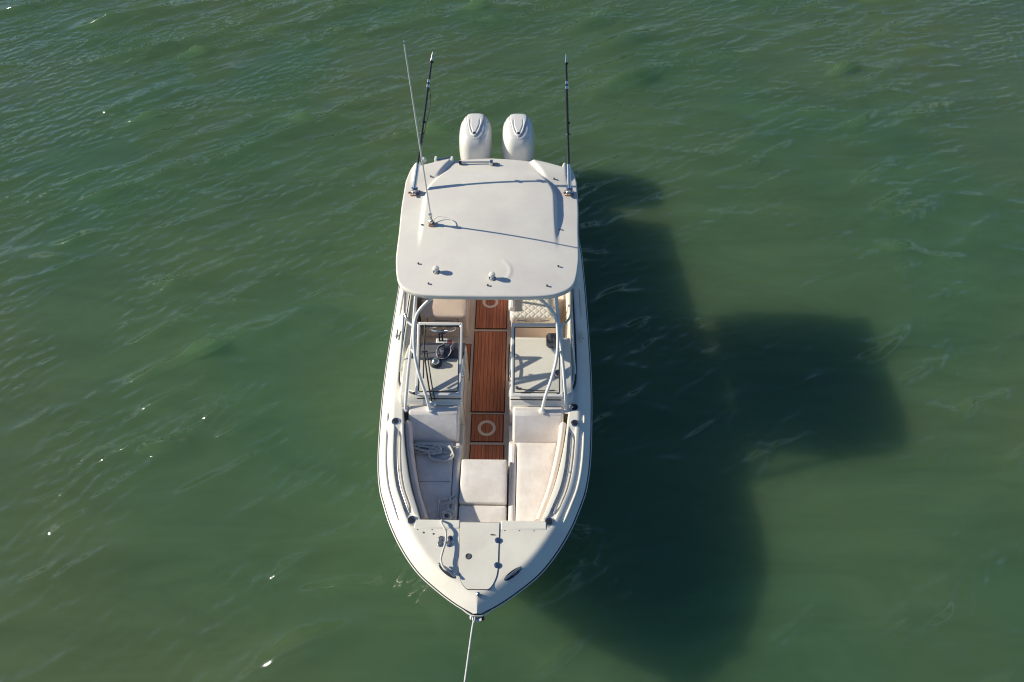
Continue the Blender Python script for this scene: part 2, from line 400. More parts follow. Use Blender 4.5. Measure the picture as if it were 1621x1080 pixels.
# hull shell
def build_hull():
    lv = [(1.0, 0), (.93, .012), (.8, .06), (.6, .2), (.4, .42), (.2, .68), (.0, .95), (-.14, 1.2), (-.32, 1.9)]
    nS = 60; v, f = [], []
    tt = np.linspace(0, 1, nS) ** 1.8
    wid = {1.0: 1, .93: .985, .8: .962, .6: .925, .4: .89, .2: .865, .0: .84, -.14: .80, -.32: .06}
    for side in (-1, 1):
        off = len(v)
        for (zl, s0) in lv:
            for t in tt:
                s = s0 + (LEN - s0) * t
                se = (s - s0) * LEN / (LEN - s0)
                a = min(1, s / 3.0)
                u = hb(se) * (wid[zl] if zl < 1 else 1)
                if zl < 1: u = u - (.03 + .35 * (1 - a) * (1 - zl) * .35) * (1 if se > .2 else se / .2)
                u = max(u, 0 if zl < 1 else .02)
                z = zs(s) * zl if zl >= 0 else zl * (1 if zl > -.2 else 1.2)
                v.append((side * u, s, z))
        grid_faces(len(lv), nS, f, off)
    # transom
    L0 = [k * nS + nS - 1 for k in range(len(lv))]; R0 = [len(lv) * nS + q for q in L0]
    for k in range(len(lv) - 1): f.append((L0[k], L0[k + 1], R0[k + 1], R0[k]))
    return mesh('hull', v, f, 'hull', boat, angle=50)
build_hull()
SS = np.concatenate([np.array([0, .01, .03, .06]), np.linspace(.1, 1.0, 22), np.linspace(1.05, 2.8, 48), np.linspace(2.86, LEN, 46)])

def build_foredeck():
    st = [s for s in SS if s <= 1.001] + [1.06]; nu = 61; v, f = [], []
    q = np.linspace(-1, 1, nu); q = np.sign(q) * (1 - (1 - np.abs(q)) ** 1.4)
    for s in st:
        for t in q:
            u = t * hb(s); v.append((u, s, deck_z(u, s)))
    grid_faces(len(st), nu, f)
    # front wall of the bow cockpit
    off = len(v); uu = np.linspace(-.74, .74, 25)
    for u in uu: v.append((u, 1.06, deck_z(u, 1.06)))
    for u in uu: v.append((u, 1.07, .3))
    grid_faces(2, 25, f, off)
    return mesh('foredeck', v, f, 'deck', boat, angle=40, recalc=False)
fd = build_foredeck()
def build_sidedeck(side):
    st = [s for s in SS if s >= .999]; v, f = [], []; nc = None
    for s in st:
        c, ui, h = hc(s), UI(s), hb(s); zc = deck_z(c, s)
        tr = float(ss(1.10, 1.16, s) * (1 - ss(2.40, 2.46, s)))
        dp = .030 * tr
        w0, w1 = (c - .115, c - .012)
        w0 = max(w0, ui + .03); w1 = max(w1, w0 + .03)
        row = [(ui + .012, .3), (ui, .5), (ui, zc - .02), (ui + .004, zc - .006), (ui + .016, zc), (w0 - .004, zc), (w0 + .004, zc - dp * .9), (w0 + .02, zc - dp), (w1 - .02, zc - dp), (w1 - .004, zc - dp * .9), (w1 + .004, zc)]
        c2 = max(c, w1 + .008)
        for t in np.linspace(0, 1, 12):
            u = c2 + (h - c2) * t; row.append((u, deck_z(u, s)))
        nc = len(row)
        for u, z in row: v.append((side * u, s, z))
    grid_faces(len(st), nc, f)
    if side < 0: f = [x[::-1] for x in f]
    return mesh('side_deck', v, f, 'gel', boat, angle=42, recalc=False)
for sd in (-1, 1): build_sidedeck(sd)

# rub rail: pale hull lip, dark rubber, pale insert
def around(off, dz, s1=LEN - .02):
    pts = []
    ss_ = [s for s in SS if s <= s1]
    for s in ss_[::-1]: pts.append((-(hb(s) + off), s - (off if s < .05 else 0), zs(s) + dz))
    for s in ss_: pts.append(((hb(s) + off), s - (off if s < .05 else 0), zs(s) + dz))
    return pts
rail = tube('rub_rail', around(.003, -.004), .0075, 'black', boat, smooth_path=False, sides=8)
rail['label'] = 'dark rubber rub rail along the sheer'
tube('rail_insert', around(.014, -.022), .009, 'pipe', rail, smooth_path=False, sides=8)

# cockpit sole
sv, sf = [], []
sl_ = np.linspace(1.0, LEN - .15, 30)
for s in sl_:
    for t in np.linspace(-1, 1, 9): sv.append((t * (UI(s) + .02), s, .36))
grid_faces(len(sl_), 9, sf)
sole = mesh('cockpit_sole', sv, sf, 'liner', boat, recalc=False)
# transom inner wall and cap
box('transom_cap', (-1.0, 7.75, .3), (1.0, 8.15, .94), 'gel', boat, .04)

# teak mats: planks with dark caulk below
def teak_panel(u0, u1, s0, s1, u0b=None, u1b=None, n=9, notch=None):
    u0b = u0 if u0b is None else u0b; u1b = u1 if u1b is None else u1b
    pnl = mesh('teak_mat', [(u0b, s0, .362), (u1b, s0, .362), (u1, s1, .362), (u0, s1, .362), (u0b, s0, .371), (u1b, s0, .371), (u1, s1, .371), (u0, s1, .371)],
               [(3, 2, 1, 0), (4, 5, 6, 7), (0, 1, 5, 4), (1, 2, 6, 5), (2, 3, 7, 6), (3, 0, 4, 7)], 'caulk', boat)
    m_ = .012
    for k in range(n):
        a, b = (k + .045) / n, (k + .955) / n
        def X(t, lo, hi): return lo + m_ + (hi - lo - 2 * m_) * t
        v = [(X(a, u0b, u1b), s0 + m_, .3715), (X(b, u0b, u1b), s0 + m_, .3715), (X(b, u0, u1), s1 - m_, .3715), (X(a, u0, u1), s1 - m_, .3715)]
        v += [(x, y, .379) for x, y, z in v]
        mesh('plank', v, [(3, 2, 1, 0), (4, 5, 6, 7), (0, 1, 5, 4), (1, 2, 6, 5), (2, 3, 7, 6), (3, 0, 4, 7)], 'teak', pnl, smooth=False)
    return pnl
def ring(parent, u, s, ro, ri):
    n = 48; v, f = [], []
    for k in range(n):
        a = 2 * math.pi * k / n
        for r_, z in ((ri, .3795), (ri, .3835), (ro, .3835), (ro, .3795)): v.append((u + r_ * math.cos(a), s + r_ * math.sin(a), z))
    for k in range(n):
        b = (k + 1) % n
        for j in range(4): f.append((4 * k + j, 4 * k + (j + 1) % 4, 4 * b + (j + 1) % 4, 4 * b + j))
    o = mesh('inlay_ring', v, f, 'ring', parent); o['label'] = 'pale ring inlaid in the teak mat'
teak_panel(-.255, .25, 2.20, 2.655, n=9)
tp = teak_panel(-.26, .232, 2.70, 3.18, -.255, .232, n=9); ring(tp, -.02, 2.93, .135, .09)
teak_panel(-.29, .25, 3.215, 4.79, -.275, .243, n=9)
tp = teak_panel(-.29, .25, 4.84, 6.9, -.29, .25, n=9); ring(tp, -.045, 5.43, .135, .09)
teak_panel(-.60, -.325, 3.80, 4.52, n=4); teak_panel(.285, .60, 3.80, 4.52, n=4)

# ------------------------------------------------------------------ bow seating
def edge(side, s, inset=.0): return side * (UI(s) - inset)
for side in (-1, 1):
    outer = [(edge(side, s, .02), s) for s in np.linspace(1.1, 2.75, 12)]
    pts = outer + [(side * .32, 2.75), (side * .32, 1.1)]
    n = len(pts); v = [(p[0], p[1], .36) for p in pts] + [(p[0], p[1], .77) for p in pts]
    f = [tuple(range(n)), tuple(range(n, 2 * n))] + [(k, (k + 1) % n, n + (k + 1) % n, n + k) for k in range(n)]
    b = mesh('seat_base', v, f, 'gel', boat, bevel=.015)
    # lounge cushion, main panel split by seams
    outer = [(edge(side, s, .10), s) for s in np.linspace(1.12, 2.42, 10)]
    cu = cushion('seat_cushion', outer + [(side * .44, 2.42), (side * .42, 1.12)], .77, .885, 'vinyl', boat, r=.02, corner=.04, crown=.008)
    cu['label'] = 'shaded lounge seat cushion on the helm side of the bow' if side < 0 else 'sunlit lounge seat cushion on the passenger side of the bow'
    cushion('seat_edge_roll', [(side * .415, 1.12), (side * .432, 2.40), (side * .335, 2.40), (side * .325, 1.12)], .77, .892, 'vinyl', boat, r=.035, corner=.05, crown=.004)
    if side < 0: v, f = tube_geo([(side * .45, 1.80, .892), (side * .70, 1.80, .894), (side * .93, 1.80, .889)], .0035, 6); mesh('seam', v, f, 'seam2', cu)
    # coaming bolster
    pth = [(edge(side, s, .05), s, 1.06) for s in np.linspace(1.16, 2.56, 14)]
    v, f = tube_geo(pth, .13, 14, rx=.40, up=(0, 0, 1)); mesh('coaming_bolster', v, f, 'bolster', boat, angle=60)
    # backrest against the console
    prof = [(2.80, .85), (2.40, .86), (2.42, .92), (2.62, 1.13), (2.69, 1.195), (2.80, 1.21)]
    ua, ub = (side * .37, side * 1.07)
    br = prism('backrest', prof, min(ua, ub), max(ua, ub), 'vinyl', boat, bevel=.035)
    tube('piping', [(side * .45, 2.52, .945), (side * .455, 2.60, 1.085), (side * .50, 2.622, 1.115), (side * .95, 2.622, 1.115)], .006, 'vinyl_tan', br, n=4, sides=6)
box('step_base', (-.318, 1.1, .36), (.318, 2.09, .75), 'gel', boat, .02)
c1 = cushion('filler_cushion', [(-.312, 1.48), (.305, 1.48), (.305, 2.115), (-.312, 2.115)], .755, .945, 'vinyl', boat, r=.022, corner=.03, crown=.006)
c1['label'] = 'square filler cushion between the bow lounges'
cushion('front_cushion', [(-.31, 1.12), (.305, 1.12), (.305, 1.472), (-.31, 1.472)], .755, .895, 'vinyl', boat, r=.02, corner=.03, crown=.004)

# ------------------------------------------------------------------ gunwale fittings
def cup_holder(u, s):
    z = deck_z(abs(u), s)
    o = lathe('cup_holder', [(.034, -.01), (.034, .008), (.040, .012), (.052, .011), (.058, .002)], 'chrome', boat, (u, s, z), 28)
    lathe('cup_well', [(.0335, .0085), (.033, .0125), (.005, .0128)], 'black', o, (u, s, z), 24)
for sd in (-1, 1):
    cup_holder(sd * 1.215, 2.52); cup_holder(sd * .835, 1.075)
    # recessed grab rail in the trough
    pts = [(sd * (hc(s) - .064), s, deck_z(hc(s), s) - .006 - (.022 if i in (0, 12) else 0)) for i, s in enumerate(np.linspace(1.19, 2.38, 13))]
    g = tube('grab_rail', pts, .0095, 'rail', boat, n=3)
    sm = pts[6]; tube('stanchion', [(sm[0], sm[1], sm[2]), (sm[0], sm[1], sm[2] - .06)], .008, 'chrome', g, n=1)
    # moulded bead on the outer gunwale slope
    bead = [(sd * (hb(s) - .098 * math.sqrt(1 + dhb(s) ** 2)), s) for s in np.linspace(1.09, 2.40, 16)]
    rad = np.full(16, .021); rad[0] = rad[-1] = .008
    v, f = tube_geo([(u, s, deck_z(abs(u), s) + .004) for u, s in bead], rad, 10); mesh('gunwale_bead', v, f, 'gel', boat, angle=60)
    bead = [(sd * (hb(s) - .1), s) for s in np.linspace(2.55, 2.68, 4)]
    v, f = tube_geo([(u, s, deck_z(abs(u), s) + .004) for u, s in bead], [.008, .02, .02, .008], 10); mesh('gunwale_bead', v, f, 'gel', boat, angle=60)
    bead = [(sd * (hb(s) - .09), s) for s in np.linspace(4.55, 5.15, 6)]
    v, f = tube_geo([(u, s, deck_z(abs(u), s) + .004) for u, s in bead], [.008, .02, .02, .02, .02, .008], 10); mesh('gunwale_bead', v, f, 'gel', boat, angle=60)
    # mid cleat
    u, s = sd * 1.395, 4.1; z = deck_z(u, s)
    cl = lathe('cleat', [(.03, 0), (.03, .01), (.012, .016), (.012, .04)], 'chrome', boat, (u, s, z - .004), 16)
    tube('horn', [(u, s - .09, z + .045), (u, s - .05, z + .04), (u, s + .05, z + .04), (u, s + .09, z + .045)], .012, 'chrome', cl, n=3)
# navigation light and filler cap on the passenger side deck
o = lathe('fuel_cap', [(.05, 0), (.05, .008), (.036, .014)], 'black', boat, (1.22, 2.79, deck_z(1.22, 2.79)), 24)
tube('rod_socket', [(1.13, 2.72, 1.21), (1.17, 2.76, 1.235), (1.2, 2.78, 1.24)], .014, 'chrome', boat, n=3)

# ------------------------------------------------------------------ foredeck details
def fz(u, s): return zs(s) + DROP
for sd in (-1, 1):
    a, b = (.25, .80) if sd > 0 else (-.80, -.25)
    br = prism('deck_step', [(.955, 1.16), (.955, 1.306), (.972, 1.322), (1.065, 1.322), (1.085, 1.314), (1.085, 1.16)], a, b, 'gel', boat, bevel=.012)
    for k in range(3):
        u = a + (b - a) * (.08 + .32 * k)
        lathe('hinge_pin', [(.011, 0), (.011, .006), (.004, .008)], 'seam', br, (u, .955, 1.312), 10, axis=(0, -1, .3))
u_pts = [(-.245, 1.05), (-.232, .72), (-.222, .46), (-.19, .33), (-.125, .245), (-.07, .237), (.07, .237), (.135, .247), (.19, .33), (.222, .46), (.226, .72), (.23, 1.05)]
uo = spline([(p[0], p[1]) for p in u_pts], 6)
def grow(p, d):
    c = np.array([0, .7]); out = []
    for q in p:
        v = np.array(q) - c; out.append(tuple(np.array(q) + v / np.linalg.norm(v) * d))
    return out
gk = plate('hatch_gasket', grow(uo, .007), lambda u, s: fz(u, s) - .001, .004, 'seam', boat, bevel=0)
lid = plate('anchor_hatch', [tuple(p) for p in uo], lambda u, s: fz(u, s) + .0035, .006, 'deck', boat, bevel=.002)
lid['label'] = 'rounded anchor locker hatch in the foredeck'
for (u, s) in ((.214, .824), (.214, .518)):
    h = lathe('hatch_hinge', [(.036, 0), (.036, .005), (.03, .008)], 'chrome', lid, (u, s, fz(u, s) + .009), 20)
    box('hinge_slot', (u - .004, s - .03, fz(u, s) + .0165), (u + .004, s + .03, fz(u, s) + .0195), 'black', lid, 0)
lt = lathe('hatch_latch', [(.037, 0), (.037, .005), (.028, .009), (.026, .003), (.008, .003)], 'grey', lid, (-.125, .62, fz(0, .62) + .009), 24)
box('latch_key', (.125, .888, fz(0, .89) + .009), (.175, .898, fz(0, .89) + .02), 'black', lid, .002)
# windlass foot switches
for (u, s) in ((-.46, .835), (-.462, .775), (-.352, .84), (-.36, .775)):
    z = fz(u, s); o = lathe('foot_switch', [(.040, 0), (.040, .006), (.033, .012), (.026, .008), (.024, .016), (.006, .018)], 'chrome', boat, (u, s, z), 24)
    lathe('switch_button', [(.0235, .0085), (.022, .019), (.004, .021)], 'grey', o, (u, s, z), 20)
# bow cleats
def bow_cleat(u, s, ang, up):
    z = fz(u, s); d = np.array([math.cos(ang), math.sin(ang)])
    e = [(u - d[0] * .12 + 0, s - d[1] * .12), (u + d[0] * .12, s + d[1] * .12)]
    n = 28; pl = [(u + d[0] * .125 * math.cos(t) - d[1] * .034 * math.sin(t), s + d[1] * .125 * math.cos(t) + d[0] * .034 * math.sin(t)) for t in np.linspace(0, 2 * math.pi, n, endpoint=False)]
    b = plate('bow_cleat', pl, lambda a, c: deck_z(a, c) - .001, .006, 'navy', boat, bevel=0)
    h = .06 if up else .016
    tube('cleat_bar', [(e[0][0], e[0][1], z + h), (u, s, z + h + .004), (e[1][0], e[1][1], z + h)], .012, 'chrome', b, n=4)
    for q in (-.04, .04): tube('cleat_post', [(u + d[0] * q, s + d[1] * q, z), (u + d[0] * q, s + d[1] * q, z + h)], .009, 'chrome', b, n=1)
    b['label'] = 'raised stainless cleat with line' if up else 'folded flush cleat'
bow_cleat(-.36, .44, R(-38), True); bow_cleat(.40, .425, R(38), False)
# bow light
o = lathe('bow_light', [(.026, 0), (.026, .03), (.02, .05), (.02, .075), (.006, .085)], 'chrome', boat, (.015, .165, deck_z(0, .165)), 20)
lathe('light_lens', [(.0215, .05), (.0215, .07)], 'navy', o, (.015, .165, deck_z(0, .165)), 16)
for (u, s) in ((-.56, .90), (-.68, .915), (0.0, .945), (-.24, .955)):
    lathe('deck_screw', [(.011, 0), (.011, .004), (.004, .006)], 'seam', boat, (u, s, fz(u, s) - .0005), 12)
# bow roller
rl = empty('bow_roller', (0, 0, 0), 0, boat)
box('cheek_plate', (-.052, -.06, 1.12), (-.044, .08, 1.20), 'rail', rl, .003); box('cheek_plate', (.044, -.06, 1.12), (.052, .08, 1.20), 'rail', rl, .003)
lathe('roller_wheel', [(.02, -.042), (.032, -.038), (.02, 0), (.032, .038), (.02, .042)], 'pipe', rl, (0, -.035, 1.15), 20, axis=(1, 0, 0))
lathe('roller_lug', [(.022, 0), (.028, .015), (.02, .03)], 'pipe', rl, (-.052, -.02, 1.18), 14, axis=(-1, 0, 0))
lathe('roller_lug', [(.02, 0), (.026, .015), (.018, .03)], 'navy', rl, (.052, -.025, 1.17), 14, axis=(1, 0, 0))

# ------------------------------------------------------------------ consoles
PROF = [(2.80, .36), (2.80, 1.175), (2.83, 1.205), (2.90, 1.285), (2.95, 1.30), (3.50, 1.315), (3.56, 1.30), (3.92, 1.13), (3.92, .36)]
for side in (-1, 1):
    a, b = (-1.205, -.335) if side < 0 else (.325, 1.205)
    prof = PROF if side < 0 else [(2.80, .36), (2.80, 1.175), (2.83, 1.205), (2.90, 1.285), (2.95, 1.30), (3.93, 1.30), (3.97, 1.26), (3.97, .36)]
    con = prism('console', prof, a, b, 'gel', boat, bevel=.025)
    con['label'] = 'helm console with dash' if side < 0 else 'passenger console with flat top'
    # inner side panel and pocket
    x = -.333 if side < 0 else .323
    box('side_panel', (x if side < 0 else x - .012, 2.95, .52), (x + .012 if side < 0 else x, 3.62, 1.10), 'liner', con, .006)
    # grab rail on the walkway edge
    tube('console_rail', [(side * .35, 3.2, 1.30), (side * .325, 3.23, 1.37), (side * .325, 3.6, 1.36), (side * .35, 3.66, 1.22)], .011, 'chrome', con, n=5)
    if side < 0:
        v = [(-1.15, 3.525, 1.322), (-.35, 3.525, 1.322), (-.35, 3.945, 1.12), (-1.15, 3.945, 1.12)]
        n_ = Vector((0, .43, .90)) * .012
        v += [(p[0] + n_.x, p[1] + n_.y, p[2] + n_.z) for p in v]
        dp = mesh('instrument_panel', v, [(3, 2, 1, 0), (4, 5, 6, 7), (0, 1, 5, 4), (1, 2, 6, 5), (2, 3, 7, 6), (3, 0, 4, 7)], 'navy', con, bevel=.01)
        v = [(-1.02, 3.50, 1.318), (-.62, 3.50, 1.318), (-.50, 3.74, 1.235), (-.58, 3.84, 1.19), (-.98, 3.82, 1.19)]
        pl = mesh('display_hood', v + [(p[0], p[1], p[2] + .05) for p in v], [(0, 1, 2, 3, 4), (9, 8, 7, 6, 5)] + [(k, (k + 1) % 5, 5 + (k + 1) % 5, 5 + k) for k in range(5)], 'grey', con, bevel=.012)
        # compass
        cp = lathe('compass', [(.085, 0), (.088, .02), (.075, .045), (.062, .055)], 'black', con, (-.735, 3.43, 1.314), 28)
        lathe('compass_dome', [(.058, .055), (.052, .08), (.034, .098), (.008, .105)], 'chrome', cp, (-.735, 3.43, 1.314), 24)
        # steering wheel with knob
        wc = Vector((-.70, 4.16, 1.20)); ax = Vector((0, .62, .78)).normalized(); e1 = Vector((1, 0, 0)); e2 = ax.cross(e1)
        ringp = [wc + (e1 * math.cos(t) + e2 * math.sin(t)) * .19 for t in np.linspace(0, 2 * math.pi, 40, endpoint=False)]
        v, f = tube_geo([tuple(p) for p in ringp], .015, 10, closed=True); sw = mesh('steering_wheel', v, f, 'chrome', con)
        for k in range(3):
            t = R(90 + 120 * k); p = wc + (e1 * math.cos(t) + e2 * math.sin(t)) * .19
            tube('spoke', [tuple(wc - ax * .03), tuple(p)], .009, 'chrome', sw, n=2)
        lathe('hub', [(.04, -.05), (.04, 0), (.02, .012)], 'black', sw, tuple(wc - ax * .02), 18, axis=tuple(ax))
        kp = wc + (e1 * -.8 + e2 * -.6) * .19
        lathe('spinner_knob', [(.012, 0), (.012, .03), (.024, .04), (.024, .06), (.008, .068)], 'chrome', sw, tuple(kp), 14, axis=tuple(ax))
        # engine control
        ec = box('engine_control', (-.80, 3.93, 1.05), (-.62, 4.05, 1.12), 'pipe', con, .015)
        box('control_trim', (-.635, 3.95, 1.06), (-.57, 4.04, 1.115), 'red', ec, .01)
        for q in (-.745, -.70): tube('lever', [(q, 3.99, 1.11), (q, 4.03, 1.19), (q, 4.05, 1.23)], .014, 'black', ec, n=3)
    else:
        # grey speaker box and horn on the passenger dash
        sb = box('speaker_box', (.86, 3.74, 1.305), (1.0, 3.93, 1.42), 'grey', con, .012)
        box('speaker_front', (.847, 3.76, 1.32), (.859, 3.91, 1.405), 'black', sb, .004)
        lathe('air_vent', [(.07, 0), (.072, .02), (.055, .035), (.04, .02), (.01, .02)], 'grey', con, (1.02, 3.27, 1.308), 24)
        tube('dash_wire', [(.42, 3.03, 1.325), (.55, 3.0, 1.312), (.8, 2.99, 1.308), (.95, 3.0, 1.312)], .006, 'seam', con, n=4, sides=6)
        lathe('dash_knob', [(.02, 0), (.024, .02), (.01, .03)], 'grey', con, (.42, 3.03, 1.306), 14)

# ------------------------------------------------------------------ windshield
def wpt(u, z): return (u, 2.885 + (z - 1.33) * (3.755 - 2.885) / (1.82 - 1.33), z)
nv = Vector((0, -.49, .87))
def bar(name, a, b, wd, th, m, parent):
    a, b = Vector(a), Vector(b); d = (b - a).normalized(); n = nv.normalized(); e = d.cross(n).normalized() * wd * .5; n = n * th * .5
    v = [a - e - n, a + e - n, a + e + n, a - e + n, b - e - n, b + e - n, b + e + n, b - e + n]
    return mesh(name, [tuple(x) for x in v], [(0, 1, 2, 3), (7, 6, 5, 4), (0, 4, 5, 1), (1, 5, 6, 2), (2, 6, 7, 3), (3, 7, 4, 0)], m, parent, bevel=.011)
for side in (-1, 1):
    ui_, uo_ = side * .362, side * (.955 if side < 0 else 1.035)
    ws = empty('windshield', (0, 0, 0), 0, boat)
    ws['label'] = 'clear windshield panel with wiper over the helm' if side < 0 else 'clear windshield panel over the passenger console'
    z0, z1 = 1.335, 1.818
    bar('frame_bar', wpt(ui_, z0 - .01), wpt(ui_, z1 + .01), .042, .03, 'pipe', ws)
    bar('frame_bar', wpt(uo_, z0 - .01), wpt(uo_, z1 + .01), .042, .03, 'pipe', ws)
    bar('frame_bar', wpt(ui_, z0), wpt(uo_, z0), .042, .034, 'pipe', ws)
    bar('frame_bar', wpt(ui_, z1), wpt(uo_, z1), .046, .034, 'pipe', ws)
    d = side * .026
    for (p, q) in ((wpt(ui_ + d, z0 + .02), wpt(ui_ + d, z1 - .02)), (wpt(uo_ - d, z0 + .02), wpt(uo_ - d, z1 - .02)), (wpt(ui_ + d, z0 + .018), wpt(uo_ - d, z0 + .018)), (wpt(ui_ + d, z1 - .018), wpt(uo_ - d, z1 - .018))):
        bar('gasket', p, q, .012, .036, 'black', ws)
    bar('sill_gasket', wpt(ui_ - d, z0 - .03), wpt(uo_, z0 - .03), .016, .03, 'black', ws)
    q = [wpt(ui_ + d, z0 + .015), wpt(uo_ - d, z0 + .015), wpt(uo_ - d, z1 - .015), wpt(ui_ + d, z1 - .015)]
    mesh('pane', q, [(0, 1, 2, 3)], 'glass', ws, smooth=False)
    # wrap-around side window
    sw = empty('side_window', (0, 0, 0), 0, boat)
    bot = spline([(side * .98, 2.91, 1.33), (side * 1.12, 3.0, 1.255), (side * 1.225, 3.14, 1.20), (side * 1.262, 3.36, 1.17), (side * 1.285, 3.9, 1.14), (side * 1.29, 4.6, 1.11), (side * 1.285, 5.4, 1.10)], 6)
    tp_ = spline([(side * .97, 3.755, 1.82), (side * 1.08, 3.78, 1.825), (side * 1.155, 3.87, 1.84), (side * 1.18, 4.0, 1.86), (side * 1.19, 4.3, 1.91), (side * 1.19, 4.8, 1.97), (side * 1.19, 5.5, 1.965)], 6)
    tube('bottom_rail', bot, .02, 'black', sw, smooth_path=False)
    tube('top_rail', tp_, .017, 'chrome', sw, smooth_path=False)
    bt2 = bot + np.array([-side * .022, 0, .02]); tube('trim_bead', bt2, .012, 'pipe', sw, smooth_path=False)
    v, f = [], []
    for p in bot: v.append(tuple(p))
    for p in tp_: v.append(tuple(p))
    grid_faces(2, len(bot), f); mesh('pane', v, f, 'glass', sw)
    k = len(bot) - 8; tube('window_post', [tuple(bot[18]), tuple(tp_[18])], .012, 'chrome', sw, n=2); tube('window_post', [tuple(bot[-1]), tuple(tp_[-1])], .014, 'pipe', sw, n=2)
    # hardtop support tubes
    hs = empty('hardtop_support', (0, 0, 0), 0, boat)
    A = [(side * 1.115, 2.74, 1.20), (side * 1.06, 3.1, 1.6), (side * .985, 3.5, 2.05), (side * .93, 3.80, 2.45)]
    Bt = [(side * .77, 2.72, 1.20), (side * .815, 2.83, 1.42), (side * .895, 3.0, 1.6), (side * .958, 3.2, 1.8), (side * .968, 3.42, 2.02), (side * .93, 3.58, 2.2), (side * .80, 3.68, 2.34), (side * .62, 3.75, 2.47)]
    tube('post', A, .022, 'pipe', hs, sides=14); tube('post', Bt, .022, 'pipe', hs, sides=14)
    sa, sb_ = spline(A, 10), spline(Bt, 10)
    for zc in (1.83, 2.08):
        i = np.argmin(abs(sa[:, 2] - zc)); j = np.argmin(abs(sb_[:, 2] - zc)); oo = tuple(sa[i] + np.array([side * .08, .02, 0]))
        tube('cross_brace', [oo if zc > 2 else tuple(sa[i]), tuple(sb_[j])], .016, 'pipe', hs, n=2)
    for p in (A[0], Bt[0]): lathe('foot_flange', [(.045, 0), (.045, .01), (.028, .018)], 'pipe', hs, (p[0], p[1], 1.205 if abs(p[0]) < 1 else deck_z(p[0], p[1]) - .03), 18)
    tube('post', [(side * 1.2, 5.9, 1.0), (side * 1.15, 5.8, 1.8), (side * 1.08, 5.6, 2.47)], .026, 'pipe', hs, sides=14)
    tube('post', [(side * 1.2, 5.2, 1.0), (side * 1.16, 5.2, 1.8), (side * 1.08, 5.1, 2.47)], .024, 'pipe', hs, sides=14)
    tube('shadow_gap_rail', [(side * .95, 3.85, 2.40), (side * 1.12, 3.98, 2.36), (side * 1.19, 4.25, 2.325), (side * 1.2, 4.8, 2.32), (side * 1.2, 5.3, 2.33), (side * 1.1, 5.6, 2.40)], .055, 'pipe', hs, sides=12)  # thick unseen rail, added to close the light gap in the hardtop's shadow
    # wipers on the helm pane
    if side < 0:
        wp = empty('wiper', (0, 0, 0), 0, boat)
        def off(p, d=.03): return tuple(Vector(p) + nv.normalized() * d)
        lathe('wiper_motor', [(.045, 0), (.045, .04), (.03, .055)], 'pipe', wp, (-.735, 2.80, 1.235), 18, axis=(0, -.5, .8))
        base = (-.745, 2.80, 1.30)
        tube('wiper_arm', [base, off(wpt(-.79, 1.395), .04), off(wpt(-.87, 1.62), .035)], .011, 'black', wp, n=4, sides=8)
        tube('wiper_arm', [(-.70, 2.81, 1.30), off(wpt(-.745, 1.395), .04), off(wpt(-.83, 1.62), .035)], .009, 'black', wp, n=4, sides=8)
        tube('wiper_link', [off(wpt(-.90, 1.62), .036), off(wpt(-.82, 1.625), .036)], .012, 'black', wp, n=2, sides=8)
        tube('wiper_blade', [off(wpt(-.868, 1.44), .02), off(wpt(-.872, 1.61), .022), off(wpt(-.868, 1.81), .02)], .010, 'black', wp, n=4, sides=8)

# ------------------------------------------------------------------ helm and companion seats
for side in (-1, 1):
    a, b = (-1.12, -.37) if side < 0 else (.30, 1.08)
    st = empty('helm_seat' if side < 0 else 'companion_seat', (0, 0, 0), 0, boat)
    st['label'] = 'tan shaded helm bench under the hardtop' if side < 0 else 'cream quilted companion seat under the hardtop'
    box('seat_box', (a + .02, 4.66, .36), (b - .02, 5.55, .80), 'liner', st, .03)
    if side < 0:
        cushion('cushion', [(a, 4.60), (b, 4.60), (b, 5.25), (a, 5.25)], .80, .97, 'vinyl_tan', st, r=.05, corner=.08, crown=.015)
        for q in (-1.0, -.52): box('front_seam', (q - .004, 4.594, .80), (q + .004, 4.603, .93), 'seam', st, 0)
        prism('backrest', [(5.22, .85), (5.28, 1.62), (5.38, 1.63), (5.42, .85)], a, b, 'vinyl', st, bevel=.04)  # height extended out of view to block light between hull and roof shadows
    else:
        cushion('cushion', [(a, 4.62), (b, 4.62), (b, 5.40), (a, 5.40)], .78, .95, 'quilt', st, r=.05, corner=.09, crown=.02)
        prism('backrest', [(5.42, .85), (5.5, 1.62), (5.6, 1.63), (5.62, .85)], a, b, 'vinyl', st, bevel=.04)  # also extended upward, hidden by the roof, to help fill that shadow gap
        cushion('armrest', [(a - .02, 4.74), (a + .085, 4.74), (a + .085, 5.4), (a - .02, 5.4)], .93, 1.03, 'vinyl', st, r=.04, corner=.04, crown=.01)
    tube('seat_rail', [((a + .1), 4.63, .86), ((a + b) / 2, 4.585, .87), ((b - .1), 4.63, .86)], .008, 'chrome', st, n=4)
    # cockpit side bolsters aft
    box('side_locker', (side * 1.205 if side > 0 else -1.26, 4.6, .36) if side > 0 else (-1.255, 4.6, .36), (1.255, 6.4, .9) if side > 0 else (-1.205, 6.4, .9), 'gel', boat, .02)

